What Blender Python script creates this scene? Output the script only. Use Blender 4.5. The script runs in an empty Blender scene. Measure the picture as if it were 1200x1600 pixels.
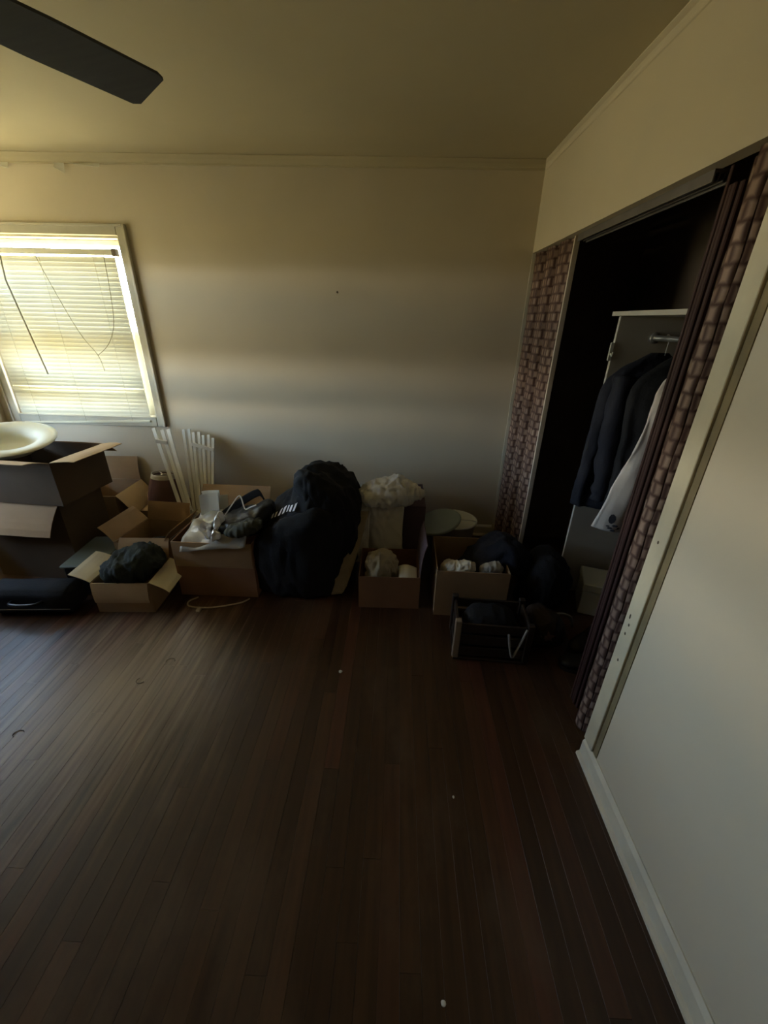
import bpy, bmesh, math, random
from mathutils import Vector, Matrix, noise
from mathutils.bvhtree import BVHTree

random.seed(7)
scene = bpy.context.scene
COL = scene.collection
R = math.radians

# ---------------------------------------------------------------- camera, world, exposure
cam_d = bpy.data.cameras.new('camera')
cam_d.sensor_fit = 'HORIZONTAL'
cam_d.sensor_width = 36.0
cam_d.lens = 636.7 / 1200 * 36.0
cam_d.clip_start = 0.02
cam = bpy.data.objects.new('camera', cam_d)
COL.objects.link(cam)
_rt = Vector((0.9991568, 0.03512692, 0.02125536))
_up = Vector((-0.03421849, 0.42636297, 0.9039047))
_fw = Vector((-0.02268889, 0.90386986, -0.42720545))
cam.matrix_world = Matrix(((_rt.x, _up.x, -_fw.x, 0), (_rt.y, _up.y, -_fw.y, 0),
                           (_rt.z, _up.z, -_fw.z, 1.6156), (0, 0, 0, 1)))
scene.camera = cam

vs = scene.view_settings
vs.view_transform = 'Standard'
vs.look = 'None'
vs.gamma = 1.0
vs.use_curve_mapping = False
vs.exposure = 0.66

SKY = (0.56, 0.74, 1.0)
GROUND = (0.87, 0.74, 0.42)
SKY_STRENGTH = 60.0
world = bpy.data.worlds.new('outdoors')
scene.world = world
world.use_nodes = True
wn = world.node_tree
wn.nodes.clear()
w_out = wn.nodes.new('ShaderNodeOutputWorld')
w_bg = wn.nodes.new('ShaderNodeBackground')
w_tc = wn.nodes.new('ShaderNodeTexCoord')
w_sep = wn.nodes.new('ShaderNodeSeparateXYZ')
w_map = wn.nodes.new('ShaderNodeMapRange')
w_map.inputs['From Min'].default_value = -1.0
w_map.inputs['From Max'].default_value = 1.0
w_ramp = wn.nodes.new('ShaderNodeValToRGB')
cr = w_ramp.color_ramp
cr.elements[0].position = 0.0
cr.elements[0].color = (GROUND[0] * .34, GROUND[1] * .34, GROUND[2] * .34, 1)     # sunlit lawn
cr.elements[1].position = 1.0
cr.elements[1].color = (SKY[0] * .28, SKY[1] * .30, SKY[2] * .34, 1)              # zenith
for _p, _c in ((.492, (GROUND[0] * .34, GROUND[1] * .34, GROUND[2] * .34)), (.508, (1.2, 1.12, .98)),
               (.54, (SKY[0], SKY[1], SKY[2] * .95)), (.60, (SKY[0] * .62, SKY[1] * .64, SKY[2] * .68)), (.75, (SKY[0] * .40, SKY[1] * .42, SKY[2] * .48))):
    e = cr.elements.new(_p); e.color = (*_c, 1)
wn.links.new(w_tc.outputs['Generated'], w_sep.inputs[0])
wn.links.new(w_sep.outputs['Z'], w_map.inputs['Value'])
wn.links.new(w_map.outputs[0], w_ramp.inputs[0])
wn.links.new(w_ramp.outputs[0], w_bg.inputs['Color'])
w_bg.inputs['Strength'].default_value = SKY_STRENGTH
wn.links.new(w_bg.outputs[0], w_out.inputs[0])

# daylight sampling portals, one in each window opening
def portal(name, loc, rot, sx, sy):
    d = bpy.data.lights.new(name, 'AREA')
    d.shape = 'RECTANGLE'; d.size = sx; d.size_y = sy
    d.cycles.is_portal = True
    o = bpy.data.objects.new(name, d); COL.objects.link(o)
    o.location = loc; o.rotation_euler = rot
    return o
portal('window_portal', (-2.34, 3.19, 1.48), (R(-90), 0, 0), 1.1, 1.2)
portal('corner_window_portal', (-3.15, 2.00, 1.48), (0, R(-90), 0), 1.2, 1.56)

# ---------------------------------------------------------------- room measures
XL, XR = -3.0, 0.82           # left and right wall faces
YB, YF = 3.04, -1.60          # far wall, wall behind the viewer
H = 2.455
T = 0.12                      # wall thickness
XC = 1.50                     # closet back
YC0, YC1 = 1.14, 3.04         # closet opening
CL_Y0 = 0.75                  # closet near end
ZHEAD = 2.01

# ---------------------------------------------------------------- materials
def mat(name, col, rough=0.7, var=0.12, scale=6.0, bump=0.0, bscale=40.0, metallic=0.0, spec=0.3,
        col2=None, sheen=0.0, transl=None, stretch=None, detail=4.0):
    m = bpy.data.materials.new(name); m.use_nodes = True
    nt = m.node_tree; nt.nodes.clear()
    out = nt.nodes.new('ShaderNodeOutputMaterial')
    b = nt.nodes.new('ShaderNodeBsdfPrincipled')
    b.inputs['Roughness'].default_value = rough
    b.inputs['Metallic'].default_value = metallic
    b.inputs['Specular IOR Level'].default_value = spec
    if sheen: b.inputs['Sheen Weight'].default_value = sheen
    tc = nt.nodes.new('ShaderNodeTexCoord')
    src = tc.outputs['Object']
    if stretch:
        mp = nt.nodes.new('ShaderNodeMapping'); mp.inputs['Scale'].default_value = stretch
        nt.links.new(src, mp.inputs[0]); src = mp.outputs[0]
    nz = nt.nodes.new('ShaderNodeTexNoise')
    nz.inputs['Scale'].default_value = scale; nz.inputs['Detail'].default_value = detail
    nt.links.new(src, nz.inputs['Vector'])
    rp = nt.nodes.new('ShaderNodeValToRGB')
    c2 = col2 or tuple(min(1, c * (1 + var)) for c in col)
    c1 = tuple(c * (1 - var) for c in col)
    rp.color_ramp.elements[0].position = 0.32; rp.color_ramp.elements[0].color = (*c1, 1)
    rp.color_ramp.elements[1].position = 0.70; rp.color_ramp.elements[1].color = (*c2, 1)
    nt.links.new(nz.outputs['Fac'], rp.inputs[0])
    nt.links.new(rp.outputs[0], b.inputs['Base Color'])
    if bump:
        n2 = nt.nodes.new('ShaderNodeTexNoise'); n2.inputs['Scale'].default_value = bscale
        n2.inputs['Detail'].default_value = 3
        nt.links.new(src, n2.inputs['Vector'])
        bp = nt.nodes.new('ShaderNodeBump'); bp.inputs['Strength'].default_value = bump
        bp.inputs['Distance'].default_value = 0.01
        nt.links.new(n2.outputs['Fac'], bp.inputs['Height'])
        nt.links.new(bp.outputs[0], b.inputs['Normal'])
    surf = b.outputs[0]
    if transl:
        t = nt.nodes.new('ShaderNodeBsdfTranslucent'); t.inputs[0].default_value = (*transl[0], 1)
        mx = nt.nodes.new('ShaderNodeMixShader'); mx.inputs[0].default_value = transl[1]
        nt.links.new(b.outputs[0], mx.inputs[1]); nt.links.new(t.outputs[0], mx.inputs[2])
        surf = mx.outputs[0]
    nt.links.new(surf, out.inputs[0])
    m['bsdf'] = b.name
    return m

M = {}
M['wall'] = mat('plaster_cream', (0.61, 0.53, 0.40), .75, .05, 1.3, .10, 9, spec=.25)
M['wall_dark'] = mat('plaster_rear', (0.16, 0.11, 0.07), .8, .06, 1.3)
M['ceiling'] = mat('ceiling_paint', (0.51, 0.44, 0.295), .75, .07, 1.1, .05, 8)
M['trim'] = mat('trim_paint', (0.66, 0.60, 0.47), .5, .08, 8, .05, 30)
M['jamb'] = mat('jamb_paint', (0.60, 0.53, 0.38), .55, .10, 6, .05, 30)
M['groove'] = mat('groove_brown_wood', (0.22, 0.17, 0.09), .7, .15, 10)  # darker brown than the jamb paint
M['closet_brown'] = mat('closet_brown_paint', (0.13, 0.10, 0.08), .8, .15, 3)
M['white_board'] = mat('closet_white_board', (0.55, 0.51, 0.44), .5, .06, 4)
M['sash'] = mat('window_sash_paint', (0.50, 0.46, 0.36), .45, .08, 8)
M['blind'] = mat('blind_slat', (0.58, 0.55, 0.42), .5, .04, 5, transl=((0.86, 0.83, 0.58), .010))
M['blind_rail'] = mat('blind_rail', (0.74, 0.70, 0.54), .45, .04, 5)
M['wand'] = mat('tilt_wand_plastic', (0.30, 0.27, 0.18), .4, .05, 10)
M['bracket'] = mat('bracket_metal', (0.13, 0.10, 0.07), .5, .1, 20, metallic=.4)
M['cord'] = mat('blind_cord', (0.16, 0.14, 0.07), .8, .1, 20)
M['fan'] = mat('fan_blade', (0.075, 0.07, 0.065), .45, .12, 8, stretch=(1, 6, 1))
M['fan_metal'] = mat('fan_metal', (0.10, 0.09, 0.08), .35, .1, 8, metallic=.6)
M['card'] = mat('cardboard', (0.36, 0.235, 0.13), .85, .10, 5, .08, 60)
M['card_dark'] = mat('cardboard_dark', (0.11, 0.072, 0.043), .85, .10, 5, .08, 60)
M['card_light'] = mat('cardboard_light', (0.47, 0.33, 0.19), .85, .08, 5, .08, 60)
M['card_cream'] = mat('cardboard_cream', (0.70, 0.62, 0.45), .85, .06, 5)
M['card_red'] = mat('cardboard_red_brown', (0.26, 0.135, 0.075), .8, .10, 5, .08, 60)
M['card_purple'] = mat('cardboard_purple', (0.13, 0.085, 0.09), .8, .12, 5)
M['black'] = mat('black_cloth', (0.010, 0.010, 0.012), .85, .25, 8, .25, 120)
M['black_gloss'] = mat('black_vinyl', (0.010, 0.010, 0.011), .38, .2, 8, .1, 30, spec=.35)
M['navy'] = mat('navy_cloth', (0.012, 0.014, 0.024), .85, .25, 8, .25, 120)
M['navy_light'] = mat('navy_jacket', (0.011, 0.012, 0.020), .8, .3, 6, .2, 100)
M['green'] = mat('dark_green_cloth', (0.020, 0.026, 0.022), .75, .3, 8, .25, 90)
M['white_cloth'] = mat('off_white_cloth', (0.76, 0.71, 0.60), .85, .07, 7, .25, 60)
M['cream_cloth'] = mat('cream_cloth', (0.44, 0.39, 0.29), .85, .09, 6, .25, 60)
M['beige_cloth'] = mat('beige_cloth', (0.34, 0.27, 0.175), .85, .10, 6, .25, 60)
M['plastic_bag'] = mat('thin_white_plastic', (0.86, 0.83, 0.77), .3, .06, 10, .25, 30, spec=.5, transl=((.7, .68, .62), .25))
M['clear_bag'] = mat('hazy_plastic', (0.42, 0.40, 0.36), .25, .15, 10, .3, 30, spec=.5)
M['paper'] = mat('white_paper', (0.72, 0.70, 0.62), .8, .04, 6)
M['silver'] = mat('silver_foil', (0.86, 0.86, 0.88), .35, .1, 12, .2, 30, metallic=.45)
M['white_plastic'] = mat('white_plastic', (0.76, 0.77, 0.70), .35, .03, 4, spec=.5)
M['pale_green'] = mat('pale_green_plastic', (0.30, 0.34, 0.28), .4, .06, 4, spec=.5)
M['grey_green'] = mat('grey_green_plastic', (0.16, 0.18, 0.15), .45, .08, 5)
M['white_slat'] = mat('white_slat_paint', (0.80, 0.77, 0.70), .5, .05, 9)
M['maroon'] = mat('maroon_shade', (0.16, 0.085, 0.075), .8, .12, 12, .15, 90)
M['shade_trim'] = mat('shade_trim', (0.50, 0.45, 0.38), .7, .1, 20)
M['pink'] = mat('dusty_pink', (0.20, 0.12, 0.12), .8, .1, 8)
M['brown_dark'] = mat('dark_brown_plastic', (0.030, 0.020, 0.014), .5, .2, 8)
M['pale_brown'] = mat('pale_brown_plastic', (0.26, 0.19, 0.13), .5, .15, 8)
M['track'] = mat('track_metal', (0.24, 0.22, 0.22), .4, .12, 10, metallic=.6)
M['door_maroon'] = mat('dark_maroon_vinyl', (0.045, 0.020, 0.017), .5, .2, 6)
M['strip'] = mat('door_lead_strip', (0.60, 0.52, 0.42), .4, .06, 10)
M['chrome'] = mat('chrome_rod', (0.55, 0.55, 0.55), .3, .05, 10, metallic=.8)
M['shirt'] = mat('grey_white_shirt', (0.62, 0.56, 0.51), .85, .08, 6, .2, 60)
M['print'] = mat('shirt_print', (0.05, 0.05, 0.06), .8, .1, 20)
M['stripe'] = mat('white_stripe', (0.78, 0.78, 0.84), .6, .03, 20)
M['camo'] = mat('olive_cloth', (0.060, 0.062, 0.046), .75, .4, 14, .2, 60)
M['leather'] = mat('black_leather', (0.018, 0.015, 0.013), .42, .2, 10, .1, 50, spec=.4)
M['wire'] = mat('beige_cord', (0.42, 0.34, 0.24), .6, .1, 10)
M['nail'] = mat('rusty_nail', (0.10, 0.07, 0.045), .6, .1, 30)
M['pale_strap'] = mat('pale_strap', (0.30, 0.29, 0.28), .7, .1, 20)

def glass_mat():
    m = bpy.data.materials.new('window_glass'); m.use_nodes = True
    nt = m.node_tree; nt.nodes.clear()
    out = nt.nodes.new('ShaderNodeOutputMaterial')
    tr = nt.nodes.new('ShaderNodeBsdfTransparent'); tr.inputs[0].default_value = (.93, .95, .93, 1)
    gl = nt.nodes.new('ShaderNodeBsdfGlossy'); gl.inputs['Roughness'].default_value = .03
    mx = nt.nodes.new('ShaderNodeMixShader'); mx.inputs[0].default_value = .06
    nz = nt.nodes.new('ShaderNodeTexNoise'); nz.inputs['Scale'].default_value = 3
    mr = nt.nodes.new('ShaderNodeMapRange'); mr.inputs['To Min'].default_value = .03; mr.inputs['To Max'].default_value = .09
    nt.links.new(nz.outputs['Fac'], mr.inputs['Value']); nt.links.new(mr.outputs[0], mx.inputs[0])
    nt.links.new(tr.outputs[0], mx.inputs[1]); nt.links.new(gl.outputs[0], mx.inputs[2])
    nt.links.new(mx.outputs[0], out.inputs[0])
    return m
M['glass'] = glass_mat()

def plank_mat():
    """Worn oak strip flooring: tone by plank, long grain, dull scuffed patches."""
    m = bpy.data.materials.new('worn_oak_plank'); m.use_nodes = True
    nt = m.node_tree; nt.nodes.clear()
    out = nt.nodes.new('ShaderNodeOutputMaterial'); b = nt.nodes.new('ShaderNodeBsdfPrincipled')
    geo = nt.nodes.new('ShaderNodeNewGeometry'); oi = nt.nodes.new('ShaderNodeObjectInfo')
    mp = nt.nodes.new('ShaderNodeMapping'); mp.inputs['Scale'].default_value = (40, 2.2, 1)
    nt.links.new(geo.outputs['Position'], mp.inputs[0])
    off = nt.nodes.new('ShaderNodeVectorMath'); off.operation = 'ADD'
    sc = nt.nodes.new('ShaderNodeVectorMath'); sc.operation = 'SCALE'; sc.inputs['Scale'].default_value = 37.0
    cmb = nt.nodes.new('ShaderNodeCombineXYZ')
    nt.links.new(oi.outputs['Random'], cmb.inputs[1]); nt.links.new(cmb.outputs[0], sc.inputs[0])
    nt.links.new(mp.outputs[0], off.inputs[0]); nt.links.new(sc.outputs[0], off.inputs[1])
    gr = nt.nodes.new('ShaderNodeTexNoise'); gr.inputs['Scale'].default_value = 1.0; gr.inputs['Detail'].default_value = 5
    nt.links.new(off.outputs[0], gr.inputs['Vector'])
    tone = nt.nodes.new('ShaderNodeValToRGB'); tr = tone.color_ramp
    tr.elements[0].position = 0.0; tr.elements[0].color = (.036, .0150, .0060, 1)
    tr.elements[1].position = 1.0; tr.elements[1].color = (.080, .039, .0175, 1)
    e = tr.elements.new(.35); e.color = (.050, .022, .009, 1)
    e = tr.elements.new(.72); e.color = (.062, .028, .0115, 1)
    e = tr.elements.new(.93); e.color = (.085, .029, .016, 1)
    nt.links.new(oi.outputs['Random'], tone.inputs[0])
    grr = nt.nodes.new('ShaderNodeMapRange'); grr.inputs['From Min'].default_value = .3; grr.inputs['From Max'].default_value = .7
    grr.inputs['To Min'].default_value = .72; grr.inputs['To Max'].default_value = 1.22
    nt.links.new(gr.outputs['Fac'], grr.inputs['Value'])
    mul = nt.nodes.new('ShaderNodeVectorMath'); mul.operation = 'SCALE'
    nt.links.new(tone.outputs[0], mul.inputs[0]); nt.links.new(grr.outputs[0], mul.inputs['Scale'])
    # scuffed, bare areas
    wz = nt.nodes.new('ShaderNodeTexNoise'); wz.inputs['Scale'].default_value = 1.6; wz.inputs['Detail'].default_value = 6
    wz.inputs['Roughness'].default_value = .65
    mp2 = nt.nodes.new('ShaderNodeMapping'); mp2.inputs['Scale'].default_value = (1.6, .8, 1)
    nt.links.new(geo.outputs['Position'], mp2.inputs[0]); nt.links.new(mp2.outputs[0], wz.inputs['Vector'])
    wr = nt.nodes.new('ShaderNodeMapRange'); wr.inputs['From Min'].default_value = .50; wr.inputs['From Max'].default_value = .72
    nt.links.new(wz.outputs['Fac'], wr.inputs['Value'])
    # pale worn spot; window light falling here is painted into its colour too
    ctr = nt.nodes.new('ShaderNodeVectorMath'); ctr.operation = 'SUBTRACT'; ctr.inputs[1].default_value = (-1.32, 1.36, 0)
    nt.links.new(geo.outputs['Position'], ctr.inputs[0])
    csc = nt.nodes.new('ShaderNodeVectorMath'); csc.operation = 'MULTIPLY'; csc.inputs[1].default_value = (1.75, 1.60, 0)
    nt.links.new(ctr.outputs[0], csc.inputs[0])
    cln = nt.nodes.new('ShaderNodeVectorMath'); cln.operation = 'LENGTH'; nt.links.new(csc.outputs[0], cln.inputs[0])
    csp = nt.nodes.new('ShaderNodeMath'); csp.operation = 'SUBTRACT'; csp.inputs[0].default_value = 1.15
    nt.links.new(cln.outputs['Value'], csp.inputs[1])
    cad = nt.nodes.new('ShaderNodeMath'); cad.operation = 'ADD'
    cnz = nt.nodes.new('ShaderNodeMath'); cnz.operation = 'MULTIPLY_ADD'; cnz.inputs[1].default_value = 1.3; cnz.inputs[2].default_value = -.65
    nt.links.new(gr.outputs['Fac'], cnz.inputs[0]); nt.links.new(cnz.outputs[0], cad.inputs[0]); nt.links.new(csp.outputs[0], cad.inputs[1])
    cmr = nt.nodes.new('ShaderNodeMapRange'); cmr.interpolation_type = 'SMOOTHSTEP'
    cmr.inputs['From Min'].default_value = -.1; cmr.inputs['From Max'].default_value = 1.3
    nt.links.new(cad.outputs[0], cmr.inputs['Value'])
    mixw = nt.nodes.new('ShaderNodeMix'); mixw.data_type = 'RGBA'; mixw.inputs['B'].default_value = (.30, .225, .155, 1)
    mixc = nt.nodes.new('ShaderNodeMix'); mixc.data_type = 'RGBA'
    mixc.inputs['B'].default_value = (.13, .085, .05, 1)
    wm = nt.nodes.new('ShaderNodeMath'); wm.operation = 'MULTIPLY'; wm.inputs[1].default_value = .55
    nt.links.new(wr.outputs[0], wm.inputs[0]); nt.links.new(wm.outputs[0], mixc.inputs['Factor'])
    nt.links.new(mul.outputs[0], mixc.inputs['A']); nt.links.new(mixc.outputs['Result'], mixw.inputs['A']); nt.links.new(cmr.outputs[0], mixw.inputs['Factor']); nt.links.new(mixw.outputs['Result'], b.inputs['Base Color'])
    rr = nt.nodes.new('ShaderNodeMapRange'); rr.inputs['To Min'].default_value = .30; rr.inputs['To Max'].default_value = .50
    nt.links.new(wz.outputs['Fac'], rr.inputs['Value']); nt.links.new(rr.outputs[0], b.inputs['Roughness'])
    b.inputs['Specular IOR Level'].default_value = .45
    bp = nt.nodes.new('ShaderNodeBump'); bp.inputs['Strength'].default_value = .12; bp.inputs['Distance'].default_value = .004
    nt.links.new(gr.outputs['Fac'], bp.inputs['Height']); nt.links.new(bp.outputs[0], b.inputs['Normal'])
    nt.links.new(b.outputs[0], out.inputs[0])
    return m
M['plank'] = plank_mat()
M['subfloor'] = mat('subfloor', (0.02, 0.012, 0.008), .9, .2, 4)

def weave_mat():
    """Woven reed and yarn folding door: rows of pale reeds crossed by dark yarn."""
    m = bpy.data.materials.new('woven_reed'); m.use_nodes = True
    nt = m.node_tree; nt.nodes.clear()
    out = nt.nodes.new('ShaderNodeOutputMaterial'); b = nt.nodes.new('ShaderNodeBsdfPrincipled')
    b.inputs['Roughness'].default_value = .65; b.inputs['Specular IOR Level'].default_value = .25
    uv = nt.nodes.new('ShaderNodeUVMap')
    br = nt.nodes.new('ShaderNodeTexBrick')
    br.offset = .5; br.inputs['Scale'].default_value = 1.0
    br.inputs['Color1'].default_value = (.34, .235, .18, 1); br.inputs['Color2'].default_value = (.20, .125, .092, 1)
    br.inputs['Mortar'].default_value = (.070, .034, .025, 1)
    br.inputs['Mortar Size'].default_value = .013; br.inputs['Mortar Smooth'].default_value = 1.0
    br.inputs['Brick Width'].default_value = .034; br.inputs['Row Height'].default_value = .046
    nt.links.new(uv.outputs[0], br.inputs['Vector'])
    nt.links.new(br.outputs['Color'], b.inputs['Base Color'])
    bp = nt.nodes.new('ShaderNodeBump'); bp.inputs['Strength'].default_value = .5; bp.inputs['Distance'].default_value = .004
    bp.invert = True
    nt.links.new(br.outputs['Fac'], bp.inputs['Height']); nt.links.new(bp.outputs[0], b.inputs['Normal'])
    nt.links.new(b.outputs[0], out.inputs[0])
    return m
M['weave'] = weave_mat()

# ---------------------------------------------------------------- mesh helpers
def obj(name, bm, m, parent=None, smooth=False, loc=None):
    me = bpy.data.meshes.new(name)
    bmesh.ops.recalc_face_normals(bm, faces=bm.faces[:])
    bm.to_mesh(me); bm.free()
    if smooth:
        for p in me.polygons: p.use_smooth = True
    me.materials.append(M[m] if isinstance(m, str) else m)
    o = bpy.data.objects.new(name, me); COL.objects.link(o)
    if parent: o.parent = parent
    if loc: o.location = loc
    return o

def empty(name, loc=(0, 0, 0), rz=0.0):
    o = bpy.data.objects.new(name, None); COL.objects.link(o)
    o.empty_display_size = .1
    o.location = loc; o.rotation_euler = (0, 0, rz)
    return o

def tag(o, label, cat, group=None):
    o['label'] = label; o['category'] = cat
    if group: o['group'] = group
    return o

def struct(name, bm, m, parent=None, smooth=False):
    o = obj(name, bm, m, parent, smooth)
    if parent is None: o['kind'] = 'structure'
    return o

def box(bm, lo, hi, mtx=None, bevel=0.0):
    r = bmesh.ops.create_cube(bm, size=1.0)
    vs_ = r['verts']
    for v in vs_:
        v.co = Vector([lo[i] + (v.co[i] + .5) * (hi[i] - lo[i]) for i in range(3)])
    if bevel:
        es = list({e for v in vs_ for e in v.link_edges})
        rb = bmesh.ops.bevel(bm, geom=es, offset=bevel, segments=1, affect='EDGES')
        vs_ = list({v for f in rb['faces'] for v in f.verts} | {v for v in vs_ if v.is_valid})
    if mtx:
        for v in vs_: v.co = mtx @ v.co
    return vs_

def B(*boxes, bevel=0.0):
    bm = bmesh.new()
    for lo, hi in boxes: box(bm, lo, hi, bevel=bevel)
    return bm

def tube(bm, pts, r, seg=8, caps=True):
    pts = [Vector(p) for p in pts]
    rings = []
    for i, p in enumerate(pts):
        a = pts[max(i - 1, 0)]; c = pts[min(i + 1, len(pts) - 1)]
        t = (c - a).normalized()
        n = t.orthogonal().normalized() if i == 0 else (rings[-1][1] - t * rings[-1][1].dot(t)).normalized()
        bt = t.cross(n)
        rad = r[i] if isinstance(r, (list, tuple)) else r
        ring = [bm.verts.new(p + (n * math.cos(2 * math.pi * k / seg) + bt * math.sin(2 * math.pi * k / seg)) * rad) for k in range(seg)]
        rings.append((ring, n))
    for (a, _), (b_, _) in zip(rings, rings[1:]):
        for k in range(seg):
            bm.faces.new((a[k], a[(k + 1) % seg], b_[(k + 1) % seg], b_[k]))
    if caps:
        bm.faces.new(rings[0][0][::-1]); bm.faces.new(rings[-1][0])

def T_(pts, r, seg=8):
    bm = bmesh.new(); tube(bm, pts, r, seg); return bm

def lathe(prof, seg=32, mtx=None):
    """closed or open profile of (radius, z)"""
    bm = bmesh.new(); rings = []
    for r, z in prof:
        rings.append([bm.verts.new((r * math.cos(2 * math.pi * k / seg), r * math.sin(2 * math.pi * k / seg), z)) for k in range(seg)])
    for a, b_ in zip(rings, rings[1:]):
        for k in range(seg):
            bm.faces.new((a[k], a[(k + 1) % seg], b_[(k + 1) % seg], b_[k]))
    if mtx:
        for v in bm.verts: v.co = mtx @ v.co
    return bm

def smooth_curve(pts, n):
    """Catmull-Rom through tuples"""
    out = []
    k = len(pts)
    for i in range(n):
        t = i / (n - 1) * (k - 1); j = min(int(t), k - 2); f = t - j
        p0 = pts[max(j - 1, 0)]; p1 = pts[j]; p2 = pts[j + 1]; p3 = pts[min(j + 2, k - 1)]
        out.append(tuple(.5 * (2 * b + (c - a) * f + (2 * a - 5 * b + 4 * c - d) * f * f + (3 * b - a - 3 * c + d) * f ** 3)
                         for a, b, c, d in zip(p0, p1, p2, p3)))
    return out

def folds(p, amp, freq, seed=0.0):
    """soft lumps plus sharp creases running mostly downwards"""
    q = Vector((p.x * freq + seed, p.y * freq + seed * 1.7, p.z * freq * .6 - seed))
    w = Vector((noise.noise(q * .7 + Vector((3, 8, 1))), noise.noise(q * .7 + Vector((9, 2, 5))), 0)) * .9
    n1 = noise.noise(q)
    n2 = 1 - 2.6 * abs(noise.noise(q * 1.5 + w + Vector((5, 1, 3))))
    n3 = 1 - 2.6 * abs(noise.noise(q * 3.2 + w * 2))
    return amp * (n1 * .8 + n2 * .55 + n3 * .28)

def blob(sections, n=44, seg=40, amp=.02, freq=7, seed=0.0, power=2.6, zmin=None):
    """soft pile lofted along x; section = (x, y_centre, half_y, z_low, z_high)"""
    n = int(n * 1.7); seg = int(seg * 1.7)
    secs = smooth_curve(sections, n)
    bm = bmesh.new(); rings = []
    for i, (x, yc, ry, z0, z1) in enumerate(secs):
        zc = (z0 + z1) / 2; rz = max((z1 - z0) / 2, .004); ry = max(ry, .004)
        ring = []
        for k in range(seg):
            a = 2 * math.pi * k / seg; c, s = math.cos(a), math.sin(a)
            ring.append(Vector((x, yc + ry * math.copysign(abs(c) ** (2 / power), c), zc + rz * math.copysign(abs(s) ** (2 / power), s))))
        rings.append([bm.verts.new(v) for v in ring])
    for a, b_ in zip(rings, rings[1:]):
        for k in range(seg):
            bm.faces.new((a[k], a[(k + 1) % seg], b_[(k + 1) % seg], b_[k]))
    for ring in (rings[0], rings[-1]):
        c = bm.verts.new(sum((v.co for v in ring), Vector()) / seg)
        for k in range(seg): bm.faces.new((ring[k], ring[(k + 1) % seg], c))
    bmesh.ops.recalc_face_normals(bm, faces=bm.faces[:])
    bm.normal_update()
    disp = [(v, v.normal.copy() * folds(v.co, amp, freq, seed)) for v in bm.verts]
    for v, d in disp: v.co += d
    if zmin is not None:
        for v in bm.verts: v.co.z = max(v.co.z, zmin + .0006 * (v.index % 7))
    return bm

def sheet(fn, nu, nv, thick=.004):
    """thin cloth or paper with two sides; fn(u, v) -> point"""
    bm = bmesh.new()
    g = [[bm.verts.new(fn(i / (nu - 1), j / (nv - 1))) for j in range(nv)] for i in range(nu)]
    for i in range(nu - 1):
        for j in range(nv - 1):
            bm.faces.new((g[i][j], g[i + 1][j], g[i + 1][j + 1], g[i][j + 1]))
    bm.normal_update()
    bmesh.ops.solidify(bm, geom=bm.faces[:], thickness=thick)
    return bm

def path_sheet(ctrl, width_dir, n=40, nv=16, amp=.012, freq=9, seed=0.0, thick=.004, wfun=None):
    """cloth that follows a path of points (t) and spreads along width_dir (a vector); wfun(t) scales the width"""
    pts = [Vector(p) for p in smooth_curve([tuple(p) for p in ctrl], n)]
    wd = Vector(width_dir)
    def fn(u, v):
        i = min(int(round(u * (n - 1))), n - 1)
        p = pts[i]
        a = pts[max(i - 1, 0)]; c = pts[min(i + 1, n - 1)]
        t = (c - a).normalized(); nn = t.cross(wd.normalized())
        w = wfun(u) if wfun else 1.0
        q = p + wd * (v - .5) * w
        return q + nn * folds(q, amp, freq, seed)
    return sheet(fn, n, nv, thick)

# ---------------------------------------------------------------- structure
# floor: sub-floor slab with oak strips as separate planks
fl = struct('floor', B(((XL, YF, -.06), (XC, YB, -.012))), 'subfloor')
PW = .060
rows = int(math.ceil((XC - XL) / PW))
rnd = random.Random(21)
cnt = 0
rest = bmesh.new()
def plank_bm(w, l):
    bm = bmesh.new(); box(bm, (-w / 2, -l / 2, -.012), (w / 2, l / 2, 0))
    top = [e for e in bm.edges if all(v.co.z > -.001 for v in e.verts)]
    bmesh.ops.bevel(bm, geom=top, offset=.0004, segments=1, affect='EDGES')
    return bm
for r_ in range(rows):
    x0 = XL + r_ * PW; x1 = min(x0 + PW, XC)
    y = YF
    first = True
    while y < YB - .01:
        L_ = rnd.uniform(.9, 2.6) * (rnd.random() * .6 + .4 if first else 1)
        first = False
        y1 = min(y + L_, YB)
        if YB - y1 < .25: y1 = YB
        xc, yc = (x0 + x1) / 2, (y + y1) / 2
        w, l = x1 - x0 - .0005, y1 - y - .0005
        hidden = (y1 < .30) or (xc < -1.9 and y1 < 1.3) or (xc > 1.1)
        if hidden or cnt >= 296:
            box(rest, (xc - w / 2, yc - l / 2, -.012), (xc + w / 2, yc + l / 2, 0))
        else:
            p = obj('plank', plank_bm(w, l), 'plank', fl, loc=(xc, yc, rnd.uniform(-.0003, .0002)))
            cnt += 1
        y = y1
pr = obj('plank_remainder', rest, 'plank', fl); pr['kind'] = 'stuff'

# far wall with the window opening
WX0, WX1, WZ0, WZ1 = -2.87, -1.81, .90, 2.06
bm = B(((XL - T, YB, 0), (WX0, YB + T, H)), ((WX1, YB, 0), (XC + T, YB + T, H)),
       ((WX0, YB, 0), (WX1, YB + T, WZ0)), ((WX0, YB, WZ1), (WX1, YB + T, H)))
bmesh.ops.remove_doubles(bm, verts=bm.verts[:], dist=1e-5)
wall_back = struct('wall_back', bm, 'wall')
# left wall with its window
SY0, SY1 = 1.25, 2.75
bm = B(((XL - T, YF - T, 0), (XL, SY0, H)), ((XL - T, SY1, 0), (XL, YB, H)),
       ((XL - T, SY0, 0), (XL, SY1, WZ0)), ((XL - T, SY0, WZ1), (XL, SY1, H)))
wall_left = struct('wall_left', bm, 'wall')
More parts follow.
